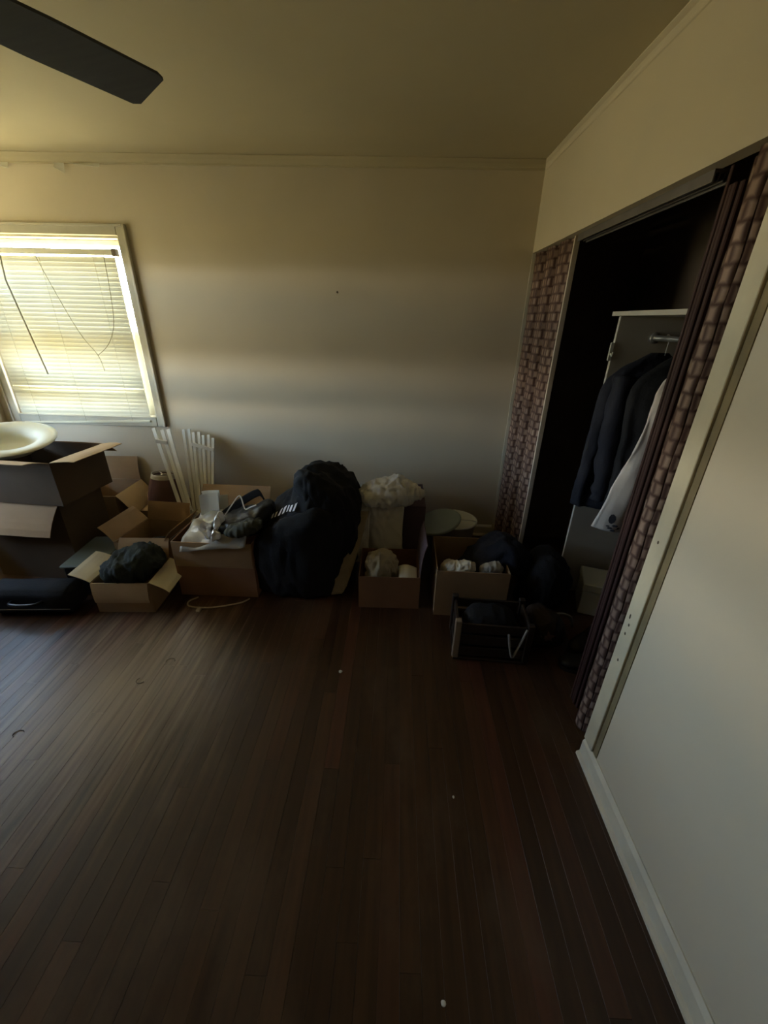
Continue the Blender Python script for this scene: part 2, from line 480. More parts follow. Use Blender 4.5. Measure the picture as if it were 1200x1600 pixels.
# right wall: plain part, header over the closet
wall_right = struct('wall_right', B(((XR, YF, 0), (XR + .10, YC0, H)), ((XR, YC0, ZHEAD), (XR + .05, YB, H))), 'wall')
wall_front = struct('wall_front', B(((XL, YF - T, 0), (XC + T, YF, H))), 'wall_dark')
ceiling = struct('ceiling', B(((XL - T, YF - T, H), (XC + T, YB + T, H + .08))), 'ceiling')
# unseen overhang added outside both windows to keep steep sky light off the floor
struct('added_eave_blocker', B(((XL - .85, YF, 2.46), (XL - T - .002, YB + T, 2.52)), ((XL - .85, YB + T + .002, 2.46), (XC, YB + .85, 2.52))), 'trim')
# closet shell
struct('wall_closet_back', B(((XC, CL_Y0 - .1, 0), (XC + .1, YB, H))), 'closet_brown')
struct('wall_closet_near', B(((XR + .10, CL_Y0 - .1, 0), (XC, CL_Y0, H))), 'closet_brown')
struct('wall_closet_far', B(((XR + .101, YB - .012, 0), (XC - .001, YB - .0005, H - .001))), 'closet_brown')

# crown mouldings: a small cove with a bead, as one run of trim for each wall
def cove(p0, p1, inward, sx, sz):
    """profile swept between two points on the wall/ceiling corner"""
    prof = [(0, 0), (1.0, 0), (1.0, -.12), (.80, -.22), (.46, -.36), (.26, -.57), (.18, -.75), (.18, -.93), (0, -1.0)]
    prof = [(d * sx, z * sz) for d, z in prof]
    bm = bmesh.new(); a = Vector(p0); b_ = Vector(p1); n = Vector(inward)
    N = 40; rings = []
    for i in range(N + 1):
        c = a.lerp(b_, i / N)
        wob = .0016 * noise.noise(c * 3.1)
        rings.append([bm.verts.new(c + n * (d + wob) + Vector((0, 0, z + wob - .0004))) for d, z in prof])
    for r0, r1 in zip(rings, rings[1:]):
        for k in range(len(prof) - 1): bm.faces.new((r0[k], r0[k + 1], r1[k + 1], r1[k]))
    bm.faces.new(rings[0]); bm.faces.new(rings[-1][::-1])
    return bm
trim_1 = struct('trim_1', cove((XL, YB, H), (XR, YB, H), (0, -1, 0), .085, .034), 'ceiling')
trim_2 = struct('trim_2', cove((XR, YF, H), (XR, YB, H), (-1, 0, 0), .026, .036), 'wall')
# flakes of loose paint curling off the far moulding
for x, w, dz in ((-2.42, .07, .016), (-2.07, .055, .026), (-1.90, .15, .010)):
    def fn(u, v, x=x, w=w, dz=dz):
        return Vector((x + (u - .5) * w, YB - .012 - .022 * v * (1 - .5 * u), H - .034 - dz * v * (1 + u)))
    obj('paint_flake', sheet(fn, 8, 5, .0015), 'paper', trim_1)

# baseboards
def baseboard(name, p0, p1, inward, h=.095, t=.014):
    a, b_, n = Vector(p0), Vector(p1), Vector(inward)
    prof = [(0, 0), (t + .012, 0), (t + .012, .012), (t, .020), (t, h - .016), (t - .006, h - .006), (.004, h), (0, h)]
    bm = bmesh.new(); N = 30; rings = []
    for i in range(N + 1):
        c = a.lerp(b_, i / N); wob = .0015 * noise.noise(c * 6)
        rings.append([bm.verts.new(c + n * (d + wob * (d > 0)) + Vector((0, 0, z))) for d, z in prof])
    for r0, r1 in zip(rings, rings[1:]):
        for k in range(len(prof) - 1): bm.faces.new((r0[k], r0[k + 1], r1[k + 1], r1[k]))
    bm.faces.new(rings[0]); bm.faces.new(rings[-1][::-1])
    return struct(name, bm, 'trim')
baseboard('baseboard_right', (XR, YF, 0), (XR, YC0 - .004, 0), (-1, 0, 0))
baseboard('baseboard_back', (XL, YB, 0), (XR, YB, 0), (0, -1, 0))
baseboard('baseboard_left', (XL, YF, 0), (XL, YB - .03, 0), (1, 0, 0))

# closet jambs: near jamb board with a recessed groove between board and plaster, thin far jamb
jn = struct('trim_3', B(((XR - .012, YC0 - .065, .096), (XR + .10, YC0, ZHEAD - .001)), bevel=.002), 'jamb')
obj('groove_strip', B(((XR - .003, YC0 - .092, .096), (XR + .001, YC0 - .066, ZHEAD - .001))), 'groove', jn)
for z, y in ((.70, -.030), (.66, -.026), (.55, -.036), (.73, -.022), (1.02, -.03)):
    bmn = bmesh.new(); bmesh.ops.create_uvsphere(bmn, u_segments=8, v_segments=6, radius=.006)
    for v in bmn.verts: v.co = Vector((XR - .012 + v.co.x * .25, YC0 + y + v.co.y * .7, z + v.co.z * (1.7 if z == .73 else 1)))
    obj('screw_hole', bmn, 'nail', jn)
jf = struct('trim_4', B(((XR - .004, YB - .018, 0), (XR + .10, YB - .0125, ZHEAD - .001))), 'trim')

# ---------------------------------------------------------------- windows
def window(name, to_world, w, blind_sash_gap=True):
    """double-hung window built in local x (along wall), y (outwards), z; to_world maps to the room"""
    def mk(pname, bm, m, parent):
        for v in bm.verts: v.co = to_world(v.co)
        return obj(pname, bm, m, parent)
    z0, z1 = WZ0, WZ1
    cw = .062
    bm = B(((-cw, -.020, z0 - cw), (0, 0, z1 + cw)), ((w, -.020, z0 - cw), (w + cw, 0, z1 + cw)),
           ((0, -.020, z1), (w, 0, z1 + cw)), ((0, -.020, z0 - cw), (w, 0, z0)), bevel=.004)
    for v in bm.verts: v.co = to_world(v.co)
    root = struct(name, bm, 'sash')
    mk('outer_bead', B(((w + cw - .016, -.028, z0 - cw), (w + cw, -.020, z1 + cw)), ((-cw, -.028, z0 - cw), (-cw + .016, -.020, z1 + cw)),
                       ((-cw + .016, -.028, z1 + cw - .016), (w + cw - .016, -.020, z1 + cw)), bevel=.003), 'sash', root)
    mk('sill', B(((0.001, -.024, z0 - .002), (w - .001, T, z0 + .014)), bevel=.003), 'sash', root)
    mk('jamb', B(((0, .001, z0 + .015), (.012, T, z1)), ((w - .012, .001, z0 + .015), (w, T, z1)), ((.012, .001, z1 - .012), (w - .012, T, z1))), 'sash', root)
    zm = 1.48
    def sash(pname, y0, y1, za, zb, st, rail_a, rail_b):
        s = mk(pname, B(((.013, y0, za), (.013 + st, y1, zb)), ((w - .013 - st, y0, za), (w - .013, y1, zb)),
                        ((.013 + st, y0, za), (w - .013 - st, y1, za + rail_a)), ((.013 + st, y0, zb - rail_b), (w - .013 - st, y1, zb)), bevel=.003), 'sash', root)
        mk('pane', B(((.013 + st - .004, (y0 + y1) / 2 - .002, za + rail_a - .004), (w - .013 - st + .004, (y0 + y1) / 2 + .002, zb - rail_b + .004))), 'glass', s)
    sash('lower_sash', .035, .065, z0 + .016, zm + .022, .088, .06, .036)
    sash('upper_sash', .075, .105, zm - .016, z1 - .013, .020, .036, .03)
    return root
window('window_1', lambda c: Vector((WX0 + c.x, YB + c.y, c.z)), WX1 - WX0)
window('window_2', lambda c: Vector((XL - c.y, SY0 + c.x, c.z)), SY1 - SY0)

# ---------------------------------------------------------------- window blinds
def blind(name, label, to_world, w, z_top, z_bot, n, tilt, skip=(), droop=None, with_cords=True, tilts=None):
    root = empty(name, to_world(Vector((w / 2, 0, z_top))))
    base = root.location.copy()
    def mk(pname, bm, m):
        for v in bm.verts: v.co = to_world(v.co) - base
        return obj(pname, bm, m, root)
    mk('head_rail', B(((0, -.016, z_top), (w, .016, z_top + .032)), bevel=.003), 'blind_rail')
    for k in (0, 1):
        xk = 0 - .004 if k == 0 else w + .002
        mk('bracket', B(((xk - .012, -.020, z_top - .006), (xk + .014, .020, z_top + .036))), 'bracket')
    pitch = (z_top - .01 - z_bot) / n
    for i in range(n):
        if i in skip: continue
        z = z_top - .012 - (i + .5) * pitch
        a = tilt + (tilts or {}).get(i, 0) + random.uniform(-1.5, 1.5)
        hw = .0160
        rz = Matrix.Rotation(R(a), 4, 'X')
        bm = bmesh.new(); cols = []
        sag0, sag1 = droop(i, n) if droop else (0, 0)
        NS = 12
        for s in range(NS + 1):
            x = .004 + (w - .008) * s / NS
            dz = sag0 * (1 - s / NS) + sag1 * s / NS + .0012 * noise.noise(Vector((x * 4, i * 3.7, 0)))
            col_ = []
            for t in (-1, -.5, 0, .5, 1):
                v = rz @ Vector((0, t * hw, .0016 * (1 - t * t)))
                col_.append(bm.verts.new((x, v.y, z + v.z + dz)))
            cols.append(col_)
        for c0, c1 in zip(cols, cols[1:]):
            for k in range(4): bm.faces.new((c0[k], c1[k], c1[k + 1], c0[k + 1]))
        o = mk('slat', bm, 'blind')
        for p in o.data.polygons: p.use_smooth = True
    s0, s1 = droop(n, n) if droop else (0, 0)
    bmr = B(((.004, -.012, z_bot - .016), (w - .004, .012, z_bot)), bevel=.003)
    for v in bmr.verts: v.co.z += s0 * (1 - v.co.x / w) + s1 * v.co.x / w
    mk('bottom_rail', bmr, 'blind_rail')
    for fx in (.14, .5, .86):
        for yy in (-.0165, .0165):
            mk('ladder_cord', T_([(w * fx, yy, z_top), (w * fx, yy, z_bot + s0 * (1 - fx) + s1 * fx)], .0009, 5), 'cord')
    return root, mk
def droop1(i, n):
    k = max(0, (i - (n - 5)) / 5)
    return (-.026 * k, .010 * k)
b1, mk1 = blind('window_blind', 'yellowed venetian blind lowered over the far wall window',
      lambda c: Vector((-2.845 + c.x, 3.024 + c.y, c.z)), .995, 1.952, .880, 39, 82, droop=droop1,
      tilts={30: -34, 31: 6})
tag(b1, 'yellowed venetian blind lowered over the far wall window, bottom rail drooping', 'blind')
mk1('tilt_wand', T_([(.255, -.030, 1.945), (.252, -.046, 1.80), (.350, -.060, 1.21)], .0048, 6), 'wand')
mk1('lift_cord', T_(smooth_curve([(.475, -.020, 1.952), (.53, -.03, 1.80), (.60, -.034, 1.60), (.66, -.036, 1.46), (.735, -.037, 1.345), (.755, -.037, 1.24)], 24), .0019, 6), 'cord')
mk1('lift_cord', T_(smooth_curve([(.93, -.020, 1.952), (.925, -.03, 1.75), (.90, -.034, 1.55), (.83, -.036, 1.42), (.735, -.037, 1.345)], 24), .0019, 6), 'cord')
b2, mk2 = blind('window_blind', '', lambda c: Vector((-2.984 - c.y, 1.285 + c.x, c.z)), 1.43, 1.985, 1.08, 33, -76, skip=(2, 3),
                tilts={k: 66 for k in (21, 22, 23, 24, 25, 26)})
tag(b2, 'venetian blind partly raised on the left wall window, slats unevenly opened', 'blind')

# ---------------------------------------------------------------- ceiling fan
fan_c = Vector((-.915, .745, 0))
fan = tag(empty('ceiling_fan', (fan_c.x, fan_c.y, 2.09)), 'dark blade ceiling fan hanging from the cream ceiling', 'fan')
obj('canopy', lathe([(0.001, .35), (.075, .35), (.078, .335), (.06, .29), (.02, .27), (.02, .30)], 24), 'fan_metal', fan, True)
obj('down_rod', T_([(0, 0, .28), (0, 0, .14)], .014, 12), 'fan_metal', fan, True)
obj('motor_housing', lathe([(0.001, .15), (.06, .15), (.11, .12), (.125, .07), (.12, .02), (.08, -.01), (.05, -.03), (.001, -.03)], 32), 'fan_metal', fan, True)
ang0 = math.atan2(1.305 - .745, -.625 + .915)
for k in range(5):
    rot = Matrix.Rotation(ang0 + k * 2 * math.pi / 5, 4, 'Z') @ Matrix.Rotation(R(-11), 4, 'X')
    outline = [(.16, -.050), (.40, -.066), (.612, -.070), (.630, -.062), (.640, .050), (.626, .062), (.40, .062), (.16, .048)]
    bm = bmesh.new()
    lo = [bm.verts.new((x, y, .010)) for x, y in outline]; hi = [bm.verts.new((x, y, .016)) for x, y in outline]
    bm.faces.new(lo[::-1]); bm.faces.new(hi)
    for i in range(len(outline)): bm.faces.new((lo[i], lo[(i + 1) % 8], hi[(i + 1) % 8], hi[i]))
    for v in bm.verts: v.co = rot @ v.co
    bl = obj('blade', bm, 'fan', fan)
    bm = B(((.085, -.018, .002), (.26, .018, .010)), ((.19, -.042, .003), (.26, .042, .0098)), bevel=.002)
    for v in bm.verts: v.co = rot @ v.co
    obj('blade_iron', bm, 'fan_metal', fan)
    for sx, sy in ((.225, .03), (.225, -.03), (.245, 0)):
        bm = bmesh.new(); bmesh.ops.create_uvsphere(bm, u_segments=8, v_segments=6, radius=.006)
        for v in bm.verts: v.co = rot @ (v.co + Vector((sx, sy, .002)))
        obj('screw', bm, 'fan_metal', bl)

# ---------------------------------------------------------------- closet fittings
pan = obj('closet_divider', B(((1.10, 2.290, 0), (XC, 2.308, 1.655)), bevel=.001), 'white_board')
tag(pan, 'white upright board dividing the closet, clothes hanging before it', 'board')
shf = obj('closet_shelf', B(((1.075, CL_Y0, 1.656), (XC, 2.335, 1.676)), bevel=.001), 'white_board')
tag(shf, 'white closet shelf resting on the divider board above the rod', 'shelf')
cl2 = obj('shelf_cleat', B(((1.12, 3.008, 1.625), (XC, 3.028, 1.665))), 'closet_brown')
tag(cl2, 'dark shelf cleat along the brown end wall of the closet', 'cleat')
rod = tag(empty('closet_rod', (1.29, 1.6, 1.56)), 'metal closet rod under the white shelf', 'rod')
obj('pole', T_([(0, CL_Y0 - 1.6, 0), (0, 2.289 - 1.6, 0)], .013, 12), 'chrome', rod, True)
obj('flange', T_([(0, 2.276 - 1.6, 0), (0, 2.2895 - 1.6, 0)], .026, 16), 'chrome', rod, True)
swb = tag(empty('wall_hook', (1.09, 2.292, 1.49)), 'small white hook plate on the front edge of the divider board', 'hook')
obj('plate', B(((-.012, -.010, -.045), (.009, -.003, .045)), bevel=.004), 'white_plastic', swb)
obj('hook', T_([(-.002, -.010, -.01), (-.002, -.030, -.02), (-.002, -.034, .0)], .004, 8), 'white_plastic', swb)

# folding door leaves: pleated woven panels, posts, and the overhead track
def leaf(name, label, pts, lead, lead_mat):
    root = tag(empty(name, (XR + .05, sum(p[1] for p in pts) / len(pts), .012)), label, 'door')
    base = root.location
    zt, zb = ZHEAD - .003, .014
    for i, (p, q) in enumerate(zip(pts, pts[1:])):
        a = Vector((p[0], p[1], 0)); c = Vector((q[0], q[1], 0))
        L_ = (c - a).length; d = (c - a).normalized(); nn = Vector((-d.y, d.x, 0))
        bm = bmesh.new(); uvl = bm.loops.layers.uv.new('UVMap')
        NZ = 36; NX = 4
        for side in (-1, 1):
            g = [[bm.verts.new(a + d * (L_ * s / NX) + nn * (side * .003 + .006 * math.sin(math.pi * s / NX))
                  + Vector((.0016 * math.sin(k * math.pi / 2 + i), .0016 * math.cos(k * math.pi / 2 + i), zb + (zt - zb) * k / NZ)) - base) for k in range(NZ + 1)] for s in range(NX + 1)]
            for s in range(NX):
                for k in range(NZ):
                    f = bm.faces.new((g[s][k], g[s + 1][k], g[s + 1][k + 1], g[s][k + 1]))
                    for lp, (uu, vv) in zip(f.loops, ((s, k), (s + 1, k), (s + 1, k + 1), (s, k + 1))):
                        lp[uvl].uv = (i * .043 + uu / NX * L_, vv / NZ * (zt - zb))
            if side == -1: g0 = g
        for k in range(NZ):
            for s in (0, NX):
                bm.faces.new((g0[s][k], g0[s][k + 1], g[s][k + 1], g[s][k]))
        obj('fold_panel', bm, 'weave', root, True)
    lx, ly = lead
    obj('lead_post', B(((lx - .005 - base.x, ly - .007 - base.y, 0), (lx + .022 - base.x, ly + .005 - base.y, zt - .012)), bevel=.002), lead_mat, root)
    return root
leaf('accordion_door', 'woven brown accordion door folded against the far corner of the closet',
     [(.838, 3.012), (.838, 2.93), (.905, 2.90), (.905, 2.84), (.840, 2.80), (.840, 2.715), (.900, 2.69), (.900, 2.63), (.842, 2.60), (.842, 2.52), (.875, 2.49), (.860, 2.43)], (.850, 2.418), 'strip')
leaf('accordion_door', 'woven brown accordion door bunched against the near closet jamb',
     [(.915, 1.150), (.925, 1.205), (.925, 1.222), (.852, 1.232), (.846, 1.276), (.930, 1.292), (.930, 1.330), (.884, 1.343)], (.874, 1.405), 'door_maroon')
near_leaf = bpy.data.objects['accordion_door.001']
for yy, dx in ((1.350, 0), (1.369, -.006), (1.388, -.002)):
    obj('end_batten', B(((.872 + dx - near_leaf.location.x, yy - .008 - near_leaf.location.y, .002), (.893 - near_leaf.location.x, yy + .008 - near_leaf.location.y, ZHEAD - .06)), bevel=.003), 'door_maroon', near_leaf)
trk = tag(empty('door_track', (.874, 1.92, ZHEAD - .0305)), 'grey metal sliding track under the closet header', 'track')
obj('channel', B(((-.022, -.475, .022), (.024, .475, .030)), ((-.022, -.475, 0), (-.018, .475, .022)), ((.020, -.475, -.004), (.024, .475, .022))), 'track', trk)
obj('inner_rail', B(((-.008, -.475, .003), (-.004, .475, .022))), 'track', trk)
obj('inner_rail', B(((.007, -.475, .001), (.011, .475, .022))), 'track', trk)

# ---------------------------------------------------------------- hanging clothes
def garment(name, label, cat, y, prof, m, hang_x, amp, seed, hem_wave=.02, thick=.10):
    """garment on a hanger; prof = rows (z, x_left, x_right); shoulders run along x, hanging from the rod (along y)"""
    root = tag(empty(name, (hang_x, y, prof[-1][0])), label, cat)
    base = root.location
    rows_ = smooth_curve(prof, 40)
    seg = 44; bm = bmesh.new(); rings = []
    for i, (z, xl, xr) in enumerate(rows_):
        t = i / 39
        xc, rx = (xl + xr) / 2, (xr - xl) / 2
        ry = thick * (.45 + .55 * min(1, t * 2.5)) / 2
        ring = []
        for k in range(seg):
            a = 2 * math.pi * k / seg
            c, s = math.cos(a), math.sin(a)
            wave = 1 + .30 * t * math.sin(a * 7 + seed) + .15 * t * math.sin(a * 13 + seed * 2)
            px = xc + rx * math.copysign(abs(c) ** .85, c); py = y + ry * s * wave
            pz = z - hem_wave * t * (px - xc) * 1.2
            p = Vector((px, py, pz))
            ring.append(bm.verts.new(p + Vector((folds(p, amp * .5 * t, 8, seed), folds(p, amp, 6, seed), 0)) - base))
        rings.append(ring)
    for a, b_ in zip(rings, rings[1:]):
        for k in range(seg): bm.faces.new((a[k], a[(k + 1) % seg], b_[(k + 1) % seg], b_[k]))
    bm.faces.new(rings[0]); bm.faces.new(rings[-1][::-1])
    body = obj('body', bm, m, root, True)
    zt = prof[0][0]
    hk = [(hang_x - base.x, y - base.y, zt - base.z - .01), (hang_x - base.x, y - base.y, 1.545 - base.z)]
    for k in range(7):
        a = R(180 - k * 30)
        hk.append((hang_x - base.x, y - base.y + 0.017 + .017 * math.cos(a), 1.562 - base.z + .0165 * math.sin(a)))
    hk = [(p[0], p[1] - .017 if i > 1 else p[1] - .017, p[2]) for i, p in enumerate(hk)]
    obj('hanger_hook', T_(hk, .0022, 6), 'chrome', root)
    return root, body
jk, jkb = garment('jacket', 'dark navy jacket hanging on the closet rod in front of white divider', 'jacket', 2.175,
        [(1.495, 1.235, 1.325), (1.455, 1.165, 1.385), (1.40, 1.085, 1.44), (1.32, 1.040, 1.475), (1.10, 1.025, 1.48), (.85, 1.015, 1.48), (.675, 1.010, 1.48)],
        'navy_light', 1.29, .022, 1.3, thick=.12)
# its sleeve, hanging down the front
bm = T_(smooth_curve([(1.10, 2.105, 1.39), (1.085, 2.085, 1.24), (1.085, 2.075, 1.05), (1.10, 2.07, .86), (1.105, 2.07, .76)], 26), [.052 - .014 * i / 25 + .004 * math.sin(i * 1.3) for i in range(26)], 14)
for v in bm.verts: v.co = v.co + Vector((folds(v.co, .008, 12, 4), folds(v.co, .008, 12, 9), 0)) - jk.location
obj('sleeve', bm, 'navy_light', jk, True)
co, cob = garment('coat', 'black coat on the closet rod between navy jacket and pale shirt', 'coat', 2.01,
        [(1.49, 1.245, 1.325), (1.45, 1.185, 1.385), (1.39, 1.125, 1.44), (1.29, 1.095, 1.475), (1.05, 1.11, 1.48), (.85, 1.115, 1.48), (.70, 1.12, 1.48)],
        'black', 1.29, .02, 2.7, thick=.11)
sh, shb = garment('shirt', 'pale shirt with dark print near its hem on the closet rod', 'shirt', 1.88,
        [(1.47, 1.24, 1.33), (1.43, 1.18, 1.39), (1.37, 1.145, 1.44), (1.26, 1.135, 1.47), (1.0, 1.095, 1.47), (.80, 1.045, 1.47), (.655, 1.015, 1.47)],
        'shirt', 1.29, .014, 5.1, thick=.08, hem_wave=.10)
# printed motif on the shirt: a dark face-like patch with small marks
bvh = BVHTree.FromObject(shb, bpy.context.evaluated_depsgraph_get())
def on_body(bv, root, x, z, y_from=-1.0, direction=(0, 1, 0), off=.0015):
    hit = bv.ray_cast(Vector((x, y_from, z)), Vector(direction))
    return (hit[0] + hit[1] * off, hit[1]) if hit[0] is not None else (None, None)
def decal(bv, root, parent, name, outline, m, y_from=-1.0, off=.0016):
    bm = bmesh.new(); vs2 = []
    for x, z in outline:
        p, n = on_body(bv, root, x, z, y_from, off=off)
        if p is None: bm.free(); return None
        vs2.append(bm.verts.new(p))
    bm.faces.new(vs2)
    return obj(name, bm, m, parent)
sx, sz = 1.085 - sh.location.x, .745 - sh.location.z
decal(bvh, sh, sh, 'print', [(sx + .016 * math.cos(a * .7), sz + .026 * math.sin(a * .7)) for a in range(9)], 'print')
for dx, dz, r in ((.02, -.035, .009), (.0, -.05, .008), (.035, -.05, .010), (.015, -.062, .008), (.04, -.075, .007), (-.01, -.04, .006)):
    decal(bvh, sh, sh, 'print', [(sx + dx + r * 1.6 * math.cos(a * 1.05), sz + dz + r * .7 * math.sin(a * 1.05)) for a in range(6)], 'print')

# ---------------------------------------------------------------- cardboard cartons
def carton(label, loc, size, rz=0, m='card', flaps=None, m_flap=None, flap_len=None, t=.005, tape=False, name='cardboard_box', bulge=.004, tilt=0.0):
    """open carton; flaps = {side: angle}, side in front/back/left/right; angle 0 = straight up, 90 = flat outwards, 175 = hanging down"""
    w, d, h = size
    root = tag(empty(name, loc, rz), label, 'box')
    if tilt: root.rotation_euler[1] = tilt
    bm = B(((-w / 2, -d / 2, 0), (w / 2, d / 2, t)), ((-w / 2, -d / 2, t), (w / 2, -d / 2 + t, h)), ((-w / 2, d / 2 - t, t), (w / 2, d / 2, h)),
           ((-w / 2, -d / 2 + t, t), (-w / 2 + t, d / 2 - t, h)), ((w / 2 - t, -d / 2 + t, t), (w / 2, d / 2 - t, h)))
    body = obj('body', bm, m, root)
    for side, spec in (flaps or {}).items():
        ang, mf = spec if isinstance(spec, tuple) else (spec, m_flap or m)
        fl_ = flap_len or (d / 2 if side in ('front', 'back') else min(w, d) / 2)
        fw = (w if side in ('front', 'back') else d) - .006
        NV = 6
        def fn(u, v, ang=ang, fl_=fl_, fw=fw):
            a = R(ang + 6 * v * v); s = fl_ * v * (1.0 - .0)
            x = (u - .5) * (fw - .012 * v)
            return Vector((x, -math.sin(a) * s - .001, h + .002 + math.cos(a) * s + .003 * noise.noise(Vector((u * 2, v * 2, loc[0] * 5)))))
        bm = sheet(fn, 6, NV, .004)
        rot = {'front': 0, 'right': 90, 'back': 180, 'left': -90}[side]
        off = {'front': (0, -d / 2, 0), 'back': (0, d / 2, 0), 'left': (-w / 2, 0, 0), 'right': (w / 2, 0, 0)}[side]
        mm = Matrix.Translation(off) @ Matrix.Rotation(R(rot), 4, 'Z')
        for v in bm.verts: v.co = mm @ v.co
        obj('flap', bm, mf, root)
    if tape:
        obj('tape', B(((-.025, -d / 2 - .0012, h * .25), (.025, -d / 2 - .0004, h))), 'card_light', root)
    return root

# left stack by the window corner
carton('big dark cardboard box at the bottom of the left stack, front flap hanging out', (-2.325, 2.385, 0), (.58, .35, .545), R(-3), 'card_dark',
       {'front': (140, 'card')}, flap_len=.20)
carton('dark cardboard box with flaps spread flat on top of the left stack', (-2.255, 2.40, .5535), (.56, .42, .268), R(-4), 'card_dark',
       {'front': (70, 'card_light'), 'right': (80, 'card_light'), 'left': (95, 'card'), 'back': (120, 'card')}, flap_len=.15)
# white basin leaning in the top box
bs = tag(empty('plastic_basin', (-2.43, 2.42, .80)), 'white round plastic basin lying in the top box of the left stack', 'basin')
bm = lathe([(.001, .000), (.10, .002), (.125, .012), (.145, .045), (.160, .080), (.228, .094), (.250, .090), (.253, .094), (.228, .101), (.156, .088), (.138, .05), (.118, .020), (.09, .012), (.001, .010)], 48,
           Matrix.Rotation(R(9), 4, 'X') @ Matrix.Rotation(R(8), 4, 'Y'))
for v in bm.verts: v.co.z += .006
obj('bowl', bm, 'white_plastic', bs, True)
bm = bmesh.new(); bmesh.ops.create_uvsphere(bm, u_segments=12, v_segments=8, radius=.016)
for v in bm.verts: v.co = Matrix.Rotation(R(9), 4, 'X') @ Matrix.Rotation(R(8), 4, 'Y') @ Vector((v.co.x * 1.4 + .10, v.co.y - .195, v.co.z * .5 + .095))
obj('drain_plug', bm, 'black_gloss', bs, True)

carton('cardboard box against the wall behind the left stack, tan flap folded toward the room', (-2.235, 2.80, 0), (.44, .35, .42), R(2), 'card',
       {'back': (8, 'card'), 'right': (140, 'card_light'), 'left': (20, 'card')}, flap_len=.18)
carton('low cardboard box with dark inside between left stack and lampshade', (-1.63, 2.41, 0), (.33, .36, .27), R(-4), 'card',
       {'left': (38, 'card'), 'right': (30, 'card_light'), 'back': (12, 'card')}, flap_len=.13)
dk = obj('folded_cloth', blob([(-1.76, 2.41, .10, .008, .13), (-1.70, 2.42, .13, .008, .18), (-1.60, 2.42, .13, .008, .18), (-1.52, 2.41, .10, .008, .13)], 24, 24, .008, 9, 3.3, zmin=.008), 'black', smooth=True)
tag(dk, 'black folded cloth inside the low box beside lampshade', 'cloth')

# grey-green lidded tote and black suitcase on the floor before the stack
tt = tag(empty('storage_tote', (-1.915, 2.225, 0), R(5)), 'black storage tote with grey-green lid in front of left box stack', 'tote')
obj('tub', B(((-.105, -.19, 0), (.105, .17, .205)), bevel=.012), 'black_gloss', tt)
obj('lid', B(((-.115, -.20, .2055), (.115, .18, .224)), bevel=.006), 'grey_green', tt)
sc_ = tag(empty('suitcase', (-2.08, 1.90, 0), R(4)), 'black soft suitcase lying on the floor at far left', 'suitcase')
bm = bmesh.new(); box(bm, (-.25, -.085, .012), (.23, .085, .175), bevel=.03)
bmesh.ops.subdivide_edges(bm, edges=bm.edges[:], cuts=3, use_grid_fill=True)
for v in bm.verts: v.co += Vector((0, folds(v.co, .006, 9, 2), folds(v.co, .005, 9, 6)))
obj('body', bm, 'black', sc_, True)
obj('handle', T_(smooth_curve([(-.09, -.08, .11), (-.075, -.115, .115), (0, -.125, .115), (.065, -.115, .115), (.08, -.08, .11)], 18), .009, 8), 'black_gloss', sc_, True)
obj('zip_line', T_([(-.245, -.0885, .06), (.225, -.0885, .06)], .003, 6), 'bracket', sc_)
for x in (-.2, .18):
    obj('foot', B(((x - .02, -.05, 0), (x + .02, .05, .0125)), bevel=.003), 'black_gloss', sc_)

# small open carton with dark green cloth
carton('small open cardboard box with pale flaps holding dark green cloth', (-1.575, 2.035, 0), (.33, .28, .205), R(3), 'card',
       {'front': (168, 'card_light'), 'left': (62, 'card_cream'), 'right': (118, 'card_cream'), 'back': (20, 'card')}, flap_len=.125)
gc = obj('green_cloth', blob([(-1.695, 2.05, .04, .19, .225), (-1.665, 2.04, .11, .17, .30), (-1.58, 2.03, .135, .17, .325), (-1.49, 2.05, .125, .17, .345), (-1.43, 2.06, .08, .19, .30), (-1.40, 2.07, .03, .21, .25)],
        40, 36, .026, 12, 1.1), 'green', smooth=True)
tag(gc, 'crumpled dark green cloth spilling out of the small pale-flapped box', 'cloth')

# lampshade
ls = tag(empty('lampshade', (-1.785, 2.865, .27), 0), 'maroon lampshade with pale trim ring standing by the white slats', 'lampshade')
ls.rotation_euler = (R(-6), R(4), 0)
obj('shade', lathe([(.128, .002), (.122, .08), (.100, .19), (.084, .232), (.081, .232), (.097, .19), (.119, .08), (.125, .002), (.128, .002)], 36), 'maroon', ls, True)
obj('trim_band', lathe([(.0925, .205), (.0875, .236), (.084, .248), (.080, .248), (.0825, .236), (.0885, .205), (.0925, .205)], 36), 'shade_trim', ls, True)
obj('spider_ring', lathe([(.018, .236), (.022, .236), (.022, .240), (.018, .240), (.018, .236)], 16), 'shade_trim', ls, True)
for k in range(3):
    a = k * 2.094 + .4
    obj('spoke', T_([(.02 * math.cos(a), .02 * math.sin(a), .238), (.081 * math.cos(a), .081 * math.sin(a), .242)], .0025, 6), 'shade_trim', ls)
carton('closed cardboard box under the lampshade against the wall', (-1.80, 2.87, 0), (.29, .27, .262), 0, 'card', {'front': (-86, 'card'), 'back': (-86, 'card')}, flap_len=.138)

